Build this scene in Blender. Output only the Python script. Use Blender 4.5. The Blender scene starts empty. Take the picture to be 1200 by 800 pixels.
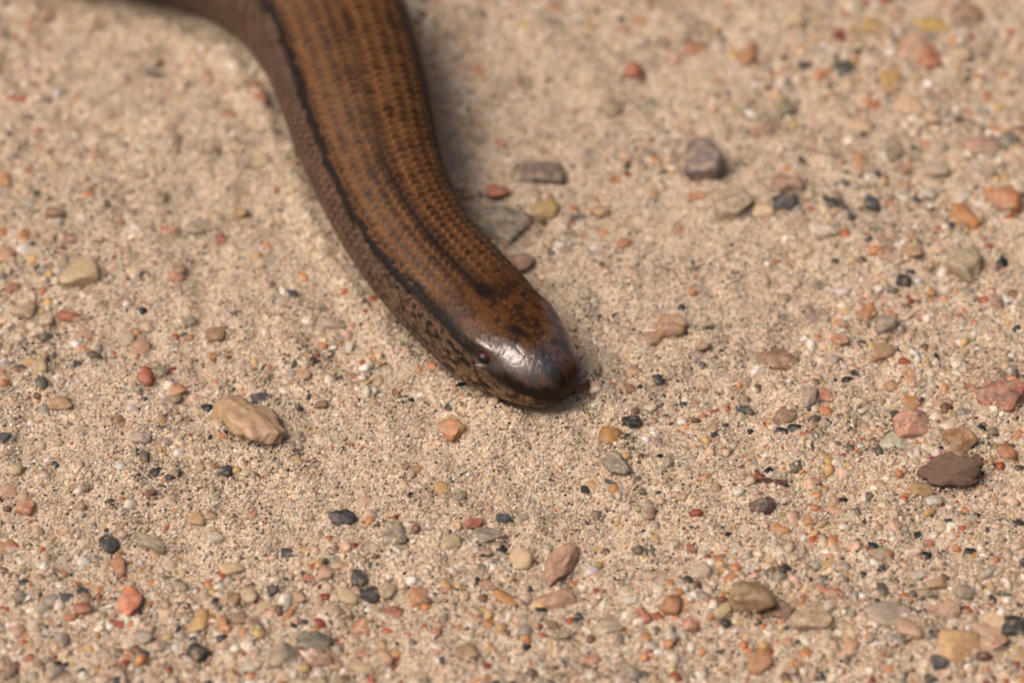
import bpy, bmesh, math, random
import numpy as np

# ------------------------------------------------------------------ camera, sky, sun, exposure
MM = 0.001                                   # everything below is worked out in millimetres
ELEV = math.radians(42.0)                    # camera looks down at the sand by this angle
DIST = 350.0                                 # mm from the lens to the sand at the picture centre
LENS, SENSOR = 140.0, 36.0
FPX = 1200.0 * LENS / SENSOR                 # focal length in pixels of the 1200 x 800 photograph
FWD = np.array([0.0, math.cos(ELEV), -math.sin(ELEV)])
UPV = np.array([0.0, math.sin(ELEV), math.cos(ELEV)])
RGT = np.array([1.0, 0.0, 0.0])
CAM = -DIST * FWD

scene = bpy.context.scene
COL = scene.collection
cam_data = bpy.data.cameras.new('camera')
cam_data.lens, cam_data.sensor_width = LENS, SENSOR
cam_data.clip_start, cam_data.clip_end = 0.01, 100.0
cam_data.dof.use_dof = True
cam_data.dof.focus_distance = (DIST - 12.0) * MM
cam_data.dof.aperture_fstop = 21.5
cam_data.dof.aperture_blades = 7
cam = bpy.data.objects.new('camera', cam_data)
cam.location = CAM * MM
cam.rotation_euler = (math.pi / 2 - ELEV, 0, 0)
COL.objects.link(cam)
scene.camera = cam

SUN_EL, SUN_AZ = math.radians(56), math.radians(-118)      # azimuth from +Y, negative = towards -X
world = bpy.data.worlds.new('World')
scene.world = world
world.use_nodes = True
wn = world.node_tree
sky = wn.nodes.new('ShaderNodeTexSky')
sky.sky_type = 'NISHITA'
sky.sun_disc = False
sky.sun_elevation = SUN_EL
sky.sun_rotation = SUN_AZ
sky.air_density, sky.dust_density, sky.ozone_density = 0.6, 10.0, 0.2
wn.nodes['Background'].inputs['Strength'].default_value = 0.13
wn.links.new(sky.outputs[0], wn.nodes['Background'].inputs['Color'])
sd = bpy.data.lights.new('sun', 'SUN')
sd.energy = 2.7
sd.angle = math.radians(34)
sd.color = (1.0, 0.93, 0.84)
sun = bpy.data.objects.new('sun', sd)
SUN_DIR = np.array([math.sin(SUN_AZ) * math.cos(SUN_EL), math.cos(SUN_AZ) * math.cos(SUN_EL), math.sin(SUN_EL)])
from mathutils import Vector, Matrix, Euler
sun.rotation_euler = Vector(SUN_DIR).to_track_quat('Z', 'Y').to_euler()
sun.location = (-0.3, 0.3, 0.6)
COL.objects.link(sun)
scene.view_settings.view_transform = 'Standard'
scene.view_settings.look = 'None'
scene.view_settings.gamma = 1.0
scene.view_settings.exposure = 0.04
scene.cycles.max_bounces = 6
scene.cycles.diffuse_bounces = 4
scene.cycles.transmission_bounces = 4
scene.cycles.use_denoising = True
scene.cycles.filter_width = 1.9
scene.cycles.caustics_reflective = False
scene.cycles.caustics_refractive = False

rng = np.random.default_rng(11)
random.seed(5)

# ------------------------------------------------------------------ small helpers
def lin(c, k=1.0):
    c = np.asarray(c, float) / 255.0
    return np.where(c <= 0.04045, c / 12.92, ((c + 0.055) / 1.055) ** 2.4) * k

ALB = np.array([0.805, 0.775, 0.745])                                   # photograph colour -> surface colour

def ray(px, py):
    d = FWD + RGT * (px - 600.0) / FPX + UPV * (400.0 - py) / FPX
    return d

def at(px, py, z=0.0):
    """point in mm where the line of sight through a pixel meets the height z"""
    d = ray(px, py)
    t = (z - CAM[2]) / d[2]
    return CAM + d * t

def px_mm(p):
    """millimetres per photograph pixel at point p"""
    return float(np.dot(np.asarray(p) - CAM, FWD)) / FPX

def hash2(ix, iy, seed):
    h = (ix.astype(np.int64) * 374761393 + iy.astype(np.int64) * 668265263 + seed * 1442695041) & 0xFFFFFFFF
    h = ((h ^ (h >> 13)) * 1274126177) & 0xFFFFFFFF
    return ((h ^ (h >> 16)) & 0xFFFFFF) / float(0xFFFFFF)

def vnoise(x, y, seed=0):
    ix, iy = np.floor(x), np.floor(y)
    fx, fy = x - ix, y - iy
    fx, fy = fx * fx * (3 - 2 * fx), fy * fy * (3 - 2 * fy)
    a, b = hash2(ix, iy, seed), hash2(ix + 1, iy, seed)
    c, d = hash2(ix, iy + 1, seed), hash2(ix + 1, iy + 1, seed)
    return (a * (1 - fx) + b * fx) * (1 - fy) + (c * (1 - fx) + d * fx) * fy

def fbm(x, y, seed=0, oct=4):
    s, a, n = 0.0, 0.5, 0.0
    for o in range(oct):
        s = s + a * vnoise(x * 2 ** o + 17.3 * o, y * 2 ** o - 9.1 * o, seed + o)
        n += a
        a *= 0.5
    return s / n

def smooth(e0, e1, x):
    t = np.clip((x - e0) / (e1 - e0), 0, 1)
    return t * t * (3 - 2 * t)

def pchip(xs, ys):
    xs, ys = np.asarray(xs, float), np.asarray(ys, float)
    h = np.diff(xs); d = np.diff(ys) / h
    m = np.zeros_like(ys)
    m[0], m[-1] = d[0], d[-1]
    for i in range(1, len(xs) - 1):
        if d[i - 1] * d[i] > 0:
            w1, w2 = 2 * h[i] + h[i - 1], h[i] + 2 * h[i - 1]
            m[i] = (w1 + w2) / (w1 / d[i - 1] + w2 / d[i])
    def f(x):
        x = np.clip(np.asarray(x, float), xs[0], xs[-1])
        i = np.clip(np.searchsorted(xs, x, 'right') - 1, 0, len(xs) - 2)
        t = (x - xs[i]) / h[i]
        return ((1 + 2 * t) * (1 - t) ** 2 * ys[i] + t * (1 - t) ** 2 * h[i] * m[i]
                + t * t * (3 - 2 * t) * ys[i + 1] + t * t * (t - 1) * h[i] * m[i + 1])
    return f

def mesh_from(name, verts, quads=None, tris=None, smooth_shade=True):
    """verts in mm -> mesh in metres"""
    me = bpy.data.meshes.new(name)
    v = np.asarray(verts, np.float32) * MM
    me.vertices.add(len(v))
    me.vertices.foreach_set('co', v.ravel())
    faces, sizes = [], []
    if quads is not None and len(quads):
        q = np.asarray(quads, np.int32); faces.append(q.ravel()); sizes.append(np.full(len(q), 4, np.int32))
    if tris is not None and len(tris):
        t = np.asarray(tris, np.int32); faces.append(t.ravel()); sizes.append(np.full(len(t), 3, np.int32))
    if faces:
        loops = np.concatenate(faces); size = np.concatenate(sizes)
        me.loops.add(len(loops)); me.loops.foreach_set('vertex_index', loops)
        me.polygons.add(len(size))
        starts = np.concatenate([[0], np.cumsum(size)[:-1]]).astype(np.int32)
        me.polygons.foreach_set('loop_start', starts)
        me.polygons.foreach_set('loop_total', size)
        me.polygons.foreach_set('use_smooth', np.full(len(size), smooth_shade, bool))
    me.update(calc_edges=True)
    me.validate()
    return me

def grid_quads(nr, nc, wrap=False):
    r, c = np.meshgrid(np.arange(nr - 1), np.arange(nc if wrap else nc - 1), indexing='ij')
    c1 = (c + 1) % nc
    return np.stack([r * nc + c, r * nc + c1, (r + 1) * nc + c1, (r + 1) * nc + c], -1).reshape(-1, 4)

def link(name, me, mat=None, parent=None, **props):
    o = bpy.data.objects.new(name, me)
    COL.objects.link(o)
    if mat is not None and me is not None and not me.materials:
        me.materials.append(mat)
    if parent is not None:
        o.parent = parent
    for k, v in props.items():
        o[k] = v
    return o

# ------------------------------------------------------------------ node helpers and materials
def new_mat(name):
    m = bpy.data.materials.new(name)
    m.use_nodes = True
    nt = m.node_tree
    b = nt.nodes['Principled BSDF']
    return m, nt, b

def N(nt, typ, **kw):
    n = nt.nodes.new(typ)
    for k, v in kw.items():
        if k == 'inp':
            for s, val in v.items():
                n.inputs[s].default_value = val
        else:
            setattr(n, k, v)
    return n

def mixc(nt, fac, a, b, mode='MIX'):
    n = nt.nodes.new('ShaderNodeMix')
    n.data_type = 'RGBA'
    n.blend_type = mode
    for s, v in ((0, fac), (6, a), (7, b)):
        if hasattr(v, 'is_output') or isinstance(v, bpy.types.NodeSocket):
            nt.links.new(v, n.inputs[s])
        elif v is not None:
            n.inputs[s].default_value = v
    return n.outputs[2]

def ramp(nt, src, stops):
    r = nt.nodes.new('ShaderNodeValToRGB')
    els = r.color_ramp.elements
    while len(els) < len(stops):
        els.new(0.5)
    for e, (p, c) in zip(els, stops):
        e.position = p
        e.color = (*c, 1) if len(c) == 3 else c
    nt.links.new(src, r.inputs[0])
    return r.outputs[0]

def translucent_mix(nt, b, col, amount):
    tr = N(nt, 'ShaderNodeBsdfTranslucent')
    nt.links.new(col, tr.inputs[0])
    mx = N(nt, 'ShaderNodeMixShader', inp={0: amount})
    nt.links.new(b.outputs[0], mx.inputs[1])
    nt.links.new(tr.outputs[0], mx.inputs[2])
    nt.links.new(mx.outputs[0], nt.nodes['Material Output'].inputs['Surface'])

# the sheet of packed sand under the loose grains
def make_sand_sheet_material():
    m, nt, b = new_mat('packed_sand')
    tc = N(nt, 'ShaderNodeTexCoord')
    mp = N(nt, 'ShaderNodeMapping'); mp.inputs['Scale'].default_value = (1000, 1000, 1000)
    nt.links.new(tc.outputs['Object'], mp.inputs[0])
    v = N(nt, 'ShaderNodeTexVoronoi', inp={'Scale': 6.5}); nt.links.new(mp.outputs[0], v.inputs['Vector'])
    sep = N(nt, 'ShaderNodeSeparateColor'); nt.links.new(v.outputs['Color'], sep.inputs[0])
    c = ramp(nt, sep.outputs[0], [(0.0, lin((96, 84, 74), ALB)), (0.05, lin((176, 154, 130), ALB)), (0.3, lin((202, 180, 154), ALB)),
                                  (0.7, lin((214, 194, 170), ALB)), (0.93, lin((222, 206, 186), ALB)), (1.0, lin((206, 168, 136), ALB))])
    n2 = N(nt, 'ShaderNodeTexNoise', inp={'Scale': 0.12, 'Detail': 4}); nt.links.new(mp.outputs[0], n2.inputs['Vector'])
    c2 = mixc(nt, 1.0, c, ramp(nt, n2.outputs[0], [(0.3, (0.86, 0.86, 0.86)), (0.7, (1, 1, 1))]), 'MULTIPLY')
    nt.links.new(c2, b.inputs['Base Color'])
    b.inputs['Roughness'].default_value = 0.85
    bp = N(nt, 'ShaderNodeBump', inp={'Strength': 0.9, 'Distance': 0.00012}); bp.invert = True
    nt.links.new(v.outputs['Distance'], bp.inputs['Height'])
    nt.links.new(bp.outputs[0], b.inputs['Normal'])
    return m

# loose grains: colour comes from each grain
def make_grain_material():
    m, nt, b = new_mat('loose_sand_grain')
    at_ = N(nt, 'ShaderNodeAttribute', attribute_type='INSTANCER', attribute_name='col')
    tc = N(nt, 'ShaderNodeTexCoord')
    n = N(nt, 'ShaderNodeTexNoise', inp={'Scale': 1.6, 'Detail': 3}); nt.links.new(tc.outputs['Object'], n.inputs['Vector'])
    f = ramp(nt, n.outputs[0], [(0.3, (0.72, 0.70, 0.68)), (0.65, (1.05, 1.05, 1.05))])
    c = mixc(nt, 1.0, at_.outputs['Color'], f, 'MULTIPLY')
    nt.links.new(c, b.inputs['Base Color'])
    b.inputs['Roughness'].default_value = 0.5
    translucent_mix(nt, b, c, 0.25)
    return m

# pebbles: main colour = the object's own colour, second colour = its property col2
def make_stone_material(kind):
    m, nt, b = new_mat(kind)
    oi = N(nt, 'ShaderNodeObjectInfo')
    c2 = N(nt, 'ShaderNodeAttribute', attribute_type='OBJECT', attribute_name='col2')
    tc = N(nt, 'ShaderNodeTexCoord')
    addv = N(nt, 'ShaderNodeVectorMath', operation='ADD')
    nt.links.new(tc.outputs['Object'], addv.inputs[0])
    sc = N(nt, 'ShaderNodeVectorMath', operation='SCALE'); sc.inputs['Scale'].default_value = 31.0
    cb = N(nt, 'ShaderNodeCombineXYZ')
    for i in range(3):
        nt.links.new(oi.outputs['Random'], cb.inputs[i])
    nt.links.new(cb.outputs[0], sc.inputs[0]); nt.links.new(sc.outputs[0], addv.inputs[1])
    vec = addv.outputs[0]
    def noise(scale, detail=4, rough=0.6):
        n = N(nt, 'ShaderNodeTexNoise', inp={'Scale': scale, 'Detail': detail, 'Roughness': rough})
        nt.links.new(vec, n.inputs['Vector'])
        return n.outputs[0]
    big = ramp(nt, noise(1.3, 5), [(0.42, (0, 0, 0)), (0.62, (1, 1, 1))])
    c = mixc(nt, big, oi.outputs['Color'], c2.outputs['Color'])
    fine = ramp(nt, noise(5.5, 6, 0.7), [(0.28, (0.5, 0.48, 0.46)), (0.5, (0.95, 0.95, 0.95)), (0.72, (1.3, 1.3, 1.3))])
    c = mixc(nt, 1.0, c, fine, 'MULTIPLY')
    if kind in ('granite', 'charcoal_stone'):
        v = N(nt, 'ShaderNodeTexVoronoi', inp={'Scale': 5.0}); nt.links.new(vec, v.inputs['Vector'])
        sp = N(nt, 'ShaderNodeSeparateColor'); nt.links.new(v.outputs['Color'], sp.inputs[0])
        k = ramp(nt, sp.outputs[0], [(0.0, (0.35, 0.35, 0.36)), (0.3, (0.9, 0.9, 0.9)), (0.8, (1.0, 1.0, 1.0)), (0.93, (1.35, 1.33, 1.3))])
        c = mixc(nt, 0.8, c, k, 'MULTIPLY')
    # sand dust caught on the surface
    dn = N(nt, 'ShaderNodeTexNoise', inp={'Scale': 1300.0, 'Detail': 6, 'Roughness': 0.7})
    geo = N(nt, 'ShaderNodeNewGeometry'); nt.links.new(geo.outputs['Position'], dn.inputs['Vector'])
    dust = ramp(nt, dn.outputs[0], [(0.46, (0.03, 0.03, 0.03)), (0.68, (0.52, 0.52, 0.52))])
    c = mixc(nt, dust if kind != 'charcoal_stone' else ramp(nt, dn.outputs[0], [(0.52, (0.0, 0.0, 0.0)), (0.72, (0.6, 0.6, 0.6))]), c, (*lin((196, 168, 138), ALB), 1))
    nt.links.new(c, b.inputs['Base Color'])
    b.inputs['Roughness'].default_value = {'quartz': 0.48, 'charcoal_stone': 0.45, 'granite': 0.6}.get(kind, 0.6)
    bp = N(nt, 'ShaderNodeBump', inp={'Strength': {'quartz': 0.6, 'charcoal_stone': 0.9}.get(kind, 0.7), 'Distance': 0.00016})
    nt.links.new(noise(3.8, 6, 0.65), bp.inputs['Height'])
    nt.links.new(bp.outputs[0], b.inputs['Normal'])
    if kind == 'quartz':
        translucent_mix(nt, b, c, 0.32)
    return m

def make_bark_material():
    m, nt, b = new_mat('weathered_bark')
    oi = N(nt, 'ShaderNodeObjectInfo')
    tc = N(nt, 'ShaderNodeTexCoord')
    mp = N(nt, 'ShaderNodeMapping'); mp.inputs['Scale'].default_value = (0.9, 7.0, 7.0)
    nt.links.new(tc.outputs['Object'], mp.inputs[0])
    n = N(nt, 'ShaderNodeTexNoise', inp={'Scale': 1.8, 'Detail': 6, 'Roughness': 0.7, 'Distortion': 0.4}); nt.links.new(mp.outputs[0], n.inputs['Vector'])
    k = ramp(nt, n.outputs[0], [(0.25, (0.45, 0.42, 0.4)), (0.55, (1, 1, 1)), (0.75, (1.5, 1.45, 1.4))])
    nt.links.new(mixc(nt, 1.0, oi.outputs['Color'], k, 'MULTIPLY'), b.inputs['Base Color'])
    b.inputs['Roughness'].default_value = 0.8
    bp = N(nt, 'ShaderNodeBump', inp={'Strength': 1.0, 'Distance': 0.00025})
    nt.links.new(n.outputs[0], bp.inputs['Height']); nt.links.new(bp.outputs[0], b.inputs['Normal'])
    return m

# skin: colour and gloss are stored per vertex, fine grain and wrinkles come from noise
def make_skin_material():
    m, nt, b = new_mat('scaly_skin')
    a = N(nt, 'ShaderNodeAttribute', attribute_name='col')
    g = N(nt, 'ShaderNodeAttribute', attribute_name='gloss')
    tc = N(nt, 'ShaderNodeTexCoord')
    mp = N(nt, 'ShaderNodeMapping'); mp.inputs['Scale'].default_value = (1000, 1000, 1000)
    nt.links.new(tc.outputs['Object'], mp.inputs[0])
    n = N(nt, 'ShaderNodeTexNoise', inp={'Scale': 3.2, 'Detail': 5, 'Roughness': 0.65}); nt.links.new(mp.outputs[0], n.inputs['Vector'])
    k = ramp(nt, n.outputs[0], [(0.28, (0.62, 0.6, 0.58)), (0.68, (1.2, 1.2, 1.2))])
    nt.links.new(mixc(nt, 1.0, a.outputs['Color'], k, 'MULTIPLY'), b.inputs['Base Color'])
    mr = N(nt, 'ShaderNodeMapRange', inp={'To Min': 0.52, 'To Max': 0.45})
    nt.links.new(g.outputs['Fac'], mr.inputs[0]); nt.links.new(mr.outputs[0], b.inputs['Roughness'])
    b.inputs['IOR'].default_value = 1.5
    b.inputs['Specular Tint'].default_value = (1.0, 0.86, 0.78, 1)
    nt.links.new(g.outputs['Fac'], b.inputs['Coat Weight'])
    b.inputs['Coat IOR'].default_value = 1.95
    b.inputs['Coat Roughness'].default_value = 0.37
    b.inputs['Coat Tint'].default_value = (1.0, 0.95, 0.92, 1)
    ms = N(nt, 'ShaderNodeMapRange', inp={'To Min': 0.10, 'To Max': 0.5})
    nt.links.new(g.outputs['Fac'], ms.inputs[0]); nt.links.new(ms.outputs[0], b.inputs['Specular IOR Level'])
    n2 = N(nt, 'ShaderNodeTexNoise', inp={'Scale': 2.2, 'Detail': 4, 'Roughness': 0.6, 'Distortion': 0.8}); nt.links.new(mp.outputs[0], n2.inputs['Vector'])
    bp = N(nt, 'ShaderNodeBump', inp={'Strength': 0.44, 'Distance': 0.00013})
    nt.links.new(n2.outputs[0], bp.inputs['Height']); nt.links.new(bp.outputs[0], b.inputs['Normal']); nt.links.new(bp.outputs[0], b.inputs['Coat Normal'])
    return m

def plain(name, rgb, rough, noise=0.0):
    m, nt, b = new_mat(name)
    tc = N(nt, 'ShaderNodeTexCoord')
    n = N(nt, 'ShaderNodeTexNoise', inp={'Scale': 2500.0, 'Detail': 3}); nt.links.new(tc.outputs['Object'], n.inputs['Vector'])
    lo = tuple(np.asarray(rgb) * (1 - noise)); hi = tuple(np.asarray(rgb) * (1 + noise))
    nt.links.new(ramp(nt, n.outputs[0], [(0.3, lo), (0.7, hi)]), b.inputs['Base Color'])
    b.inputs['Roughness'].default_value = rough
    b.inputs['Specular IOR Level'].default_value = 0.3
    return m

M_SAND, M_GRAIN = make_sand_sheet_material(), make_grain_material()
M_STONE = {k: make_stone_material(k) for k in ('dull_stone', 'quartz', 'granite', 'charcoal_stone')}
M_BARK, M_SKIN = make_bark_material(), make_skin_material()

# ------------------------------------------------------------------ the lie of the sand
def ground_h(x, y):
    x, y = np.asarray(x, float), np.asarray(y, float)
    r = np.hypot(x, y)
    h = 1.5 * (fbm(x / 22 + 4.1, y / 22 - 2.7, 3, 2) - 0.5) + 1.9 * (fbm(x / 6.5, y / 6.5, 21, 3) - 0.5) \
        + 1.0 * (fbm(x / 1.6, y / 1.6, 40, 2) - 0.5)
    h = h + bank(x, y)
    return h * (1 - smooth(90, 200, r)) + 6 * (fbm(x / 300, y / 300, 8, 3) - 0.5) * smooth(90, 400, r)

def build_ground():
    out = np.array([85, 100, 120, 150, 200, 300, 500, 900, 1600, 3000, 6000, 12000, 25000], float)
    ax = np.concatenate([-out[::-1], np.arange(-75, 75.01, 0.4), out])
    ay = np.concatenate([-out[::-1], np.arange(-75, 80.01, 0.4), out + 5])
    X, Y = np.meshgrid(ax, ay, indexing='xy')
    Z = ground_h(X, Y)
    v = np.stack([X, Y, Z], -1).reshape(-1, 3)
    me = mesh_from('sand_ground', v, grid_quads(len(ay), len(ax)))
    return link('sand_ground', me, M_SAND, kind='structure', label='beige packed sand lying flat under the loose grains')

# ------------------------------------------------------------------ the slow worm
# distance behind the snout tip (mm) -> half width, height of the top, height of the underside
F_W = pchip([0, .15, .5, 1, 1.8, 3, 4.6, 6.5, 8.5, 11, 15, 20, 28, 40, 60, 110, 190, 260, 320, 350, 356],
            [0, 1.0, 1.75, 2.35, 3.0, 3.65, 4.2, 4.65, 5.0, 5.2, 5.25, 5.3, 5.75, 6.85, 7.5, 7.7, 7.2, 5.0, 3.0, 1.5, .2])
F_T = pchip([0, .15, .5, 1, 1.8, 3, 4.6, 6.5, 8.5, 11, 15, 20, 28, 40, 60, 110, 190, 260, 320, 350, 356],
            [2.8, 3.9, 4.75, 5.4, 6.0, 6.55, 7.05, 7.55, 8.05, 8.45, 8.8, 9.1, 10.0, 11.8, 12.8, 13.0, 12.2, 8.8, 5.2, 2.5, .6])
F_B = pchip([0, .15, .5, 1, 1.8, 3, 4.6, 6.5, 8.5, 11, 15, 20, 28, 40, 60, 110, 190, 260, 320, 350, 356],
            [2.8, 2.0, 1.5, 1.2, .85, .6, .4, .25, .1, 0, -.15, -.25, -.35, -.4, -.4, -.4, -.4, -.4, -.3, -.2, .2])
F_N = pchip([0, 3, 8, 14, 30, 356], [2.5, 2.9, 2.7, 2.4, 2.1, 2.1])      # how boxy the section is
def F_C(l):
    return F_B(l) + (F_T(l) - F_B(l)) * (0.44 + 0.05 * smooth(4, 30, l))

CENTRE_PX = [(671, 455), (664, 450), (651, 443), (631, 431), (607, 412), (580, 393), (554, 366), (523, 334), (499, 306), (476, 271),
             (458, 235), (443, 194), (429, 147), (412, 93), (393, 45), (359, -3), (306, -44), (238, -74), (155, -92)]
CENTRE_TAIL = [(-62, 62), (-82, 70), (-100, 86), (-122, 100), (-148, 100), (-172, 88), (-198, 84), (-225, 94)]   # beyond the picture, mm

def catmull(P, n=24):
    P = np.asarray(P, float)
    P = np.vstack([2 * P[0] - P[1], P, 2 * P[-1] - P[-2]])
    out = []
    for i in range(1, len(P) - 2):
        t = np.linspace(0, 1, n, endpoint=False)[:, None]
        p0, p1, p2, p3 = P[i - 1:i + 3]
        out.append(0.5 * ((2 * p1) + (p2 - p0) * t + (2 * p0 - 5 * p1 + 4 * p2 - p3) * t ** 2 + (3 * p1 - p0 - 3 * p2 + p3) * t ** 3))
    out.append(P[-2][None])
    return np.vstack(out)

def centreline():
    z = np.full(len(CENTRE_PX), 4.5)
    for _ in range(4):
        P = np.array([at(x, y, zz) for (x, y), zz in zip(CENTRE_PX, z)])
        L = np.concatenate([[0], np.cumsum(np.linalg.norm(np.diff(P[:, :2], axis=0), axis=1))])
        z = F_C(L)
    P2 = np.array([[x, y, 5.0] for x, y in CENTRE_TAIL])
    C = catmull(np.vstack([P, P2]))
    L = np.concatenate([[0], np.cumsum(np.linalg.norm(np.diff(C[:, :2], axis=0), axis=1))])
    # smooth the plan curve
    s = np.arange(0, L[-1], 0.25)
    xy = np.stack([np.interp(s, L, C[:, 0]), np.interp(s, L, C[:, 1])], -1)
    k = np.hanning(25); k /= k.sum()
    pad = 12
    ext = np.vstack([2 * xy[0] - xy[pad:0:-1], xy, 2 * xy[-1] - xy[-2:-pad - 2:-1]])
    xy = np.stack([np.convolve(ext[:, i], k, 'valid') for i in range(2)], -1)
    return s, xy
S_L, S_XY = centreline()
S_T = np.gradient(S_XY, S_L, axis=0); S_T /= np.linalg.norm(S_T, axis=1)[:, None]
LMAX = min(S_L[-1], 356.0)

# distance from the animal's side, sampled on a grid, for the sand it has pressed down and pushed up
_gx = np.arange(-100, 100.1, 1.0)
_GX, _GY = np.meshgrid(_gx, _gx, indexing='ij')
_D = np.full(_GX.shape, 99.0)
for (_x, _y), _w in zip(S_XY[S_L < 190][::5], F_W(S_L[S_L < 190][::5])):
    _D = np.minimum(_D, np.hypot(_GX - _x, _GY - _y) - _w)
def side_distance(x, y):
    fx, fy = np.clip(x + 100, 0, 199.99), np.clip(y + 100, 0, 199.99)
    ix, iy = fx.astype(int), fy.astype(int)
    fx, fy = fx - ix, fy - iy
    return (_D[ix, iy] * (1 - fx) + _D[ix + 1, iy] * fx) * (1 - fy) + (_D[ix, iy + 1] * (1 - fx) + _D[ix + 1, iy + 1] * fx) * fy
def bank(x, y):
    d = side_distance(x, y)
    lump = 0.35 + 1.1 * fbm(x / 3.0 + 7, y / 3.0, 55, 2)
    return 0.75 * lump * np.exp(-((d - 0.3) / 1.1) ** 2) - 0.35 * smooth(0.0, -3.0, d)

build_ground()

def frame(l):
    x, y = np.interp(l, S_L, S_XY[:, 0]), np.interp(l, S_L, S_XY[:, 1])
    tx, ty = np.interp(l, S_L, S_T[:, 0]), np.interp(l, S_L, S_T[:, 1])
    n = np.hypot(tx, ty)
    return x, y, tx / n, ty / n          # t points backwards, from snout to tail

def body_point(l, ph):
    """bare surface of the animal at distance l and angle ph from the middle of the back (ph > 0: the flank it turns to the camera's left)"""
    x, y, tx, ty = frame(l)
    n = F_N(l)
    s, c = np.sin(ph), np.cos(ph)
    # superellipse by direction
    r = (np.abs(s) ** n + np.abs(c) ** n) ** (-1.0 / n)
    lat = F_W(l) * s * r
    zc = F_C(l)
    up = np.where(c >= 0, (F_T(l) - zc), (zc - F_B(l))) * c * r
    sx, sy = -ty, tx
    return np.stack([x + sx * lat, y + sy * lat, zc + up], -1), lat, up

def locate(px, py):
    """nearest (l, ph) on the visible skin to a pixel"""
    l, p = np.meshgrid(np.linspace(0.02, 60, 700), np.radians(np.linspace(-110, 110, 221)), indexing='ij')
    P, _, _ = body_point(l, p)
    d = P - CAM
    dep = d @ FWD
    u = 600 + FPX * (d @ RGT) / dep
    v = 400 - FPX * (d @ UPV) / dep
    e = (u - px) ** 2 + (v - py) ** 2
    near = e < e.min() + 6
    dep = np.where(near, dep, 1e9)
    i = np.unravel_index(np.argmin(dep), dep.shape)
    return float(l[i]), float(p[i])

L_EYE, PH_EYE = locate(563, 422)
L_BLOB1, PH_BLOB1 = locate(566, 339)
L_BLOB2, PH_BLOB2 = locate(606, 385)
print('eye', L_EYE, math.degrees(PH_EYE), 'blob', L_BLOB1, math.degrees(PH_BLOB1), L_BLOB2, math.degrees(PH_BLOB2))
for q in [(536, 384), (512, 357), (470, 324), (433, 280), (391, 200), (345, 56), (542, 315), (488, 255), (455, 195), (620, 465), (650, 470)]:
    a_, b_ = locate(*q); print(q, round(a_, 2), round(math.degrees(b_), 1))

N_ROWS = 32
SC_LEN = 0.84
def scales(l, ph):
    """overlapping scales: rear-edge closeness, height, id noise"""
    a = ph / (2 * math.pi) * N_ROWS + 0.5
    b = l / SC_LEN
    best = np.full(l.shape, 1e9); edge = np.zeros(l.shape); hgt = np.zeros(l.shape); rid = np.zeros(l.shape)
    ia = np.floor(a)
    for da in (-1, 0, 1):
        ci = ia + da
        off = 0.5 * (np.mod(ci, 2))
        jb = np.floor(b - off)
        for db in (-2, -1, 0, 1):
            cj = jb + db
            u = (a - (ci + 0.5)) / 0.60
            v = (b - (cj + off))             # 0 at the front of the scale, rear margin near 1.25
            reach = 1.32 * np.sqrt(np.clip(1 - np.abs(u) ** 2.3, 0, 1)) ** 0.9
            ok = (np.abs(u) < 1) & (v >= 0) & (v <= reach)
            front = cj + off
            take = ok & (front < best)
            d = reach - v
            best = np.where(take, front, best)
            edge = np.where(take, np.exp(-(d / 0.26) ** 2), edge)
            hgt = np.where(take, np.clip(v / 1.32, 0, 1) * np.sqrt(np.clip(1 - 0.6 * u * u, 0, 1)), hgt)
            rid = np.where(take, hash2(ci, cj, 77), rid)
    return edge, hgt, rid

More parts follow.
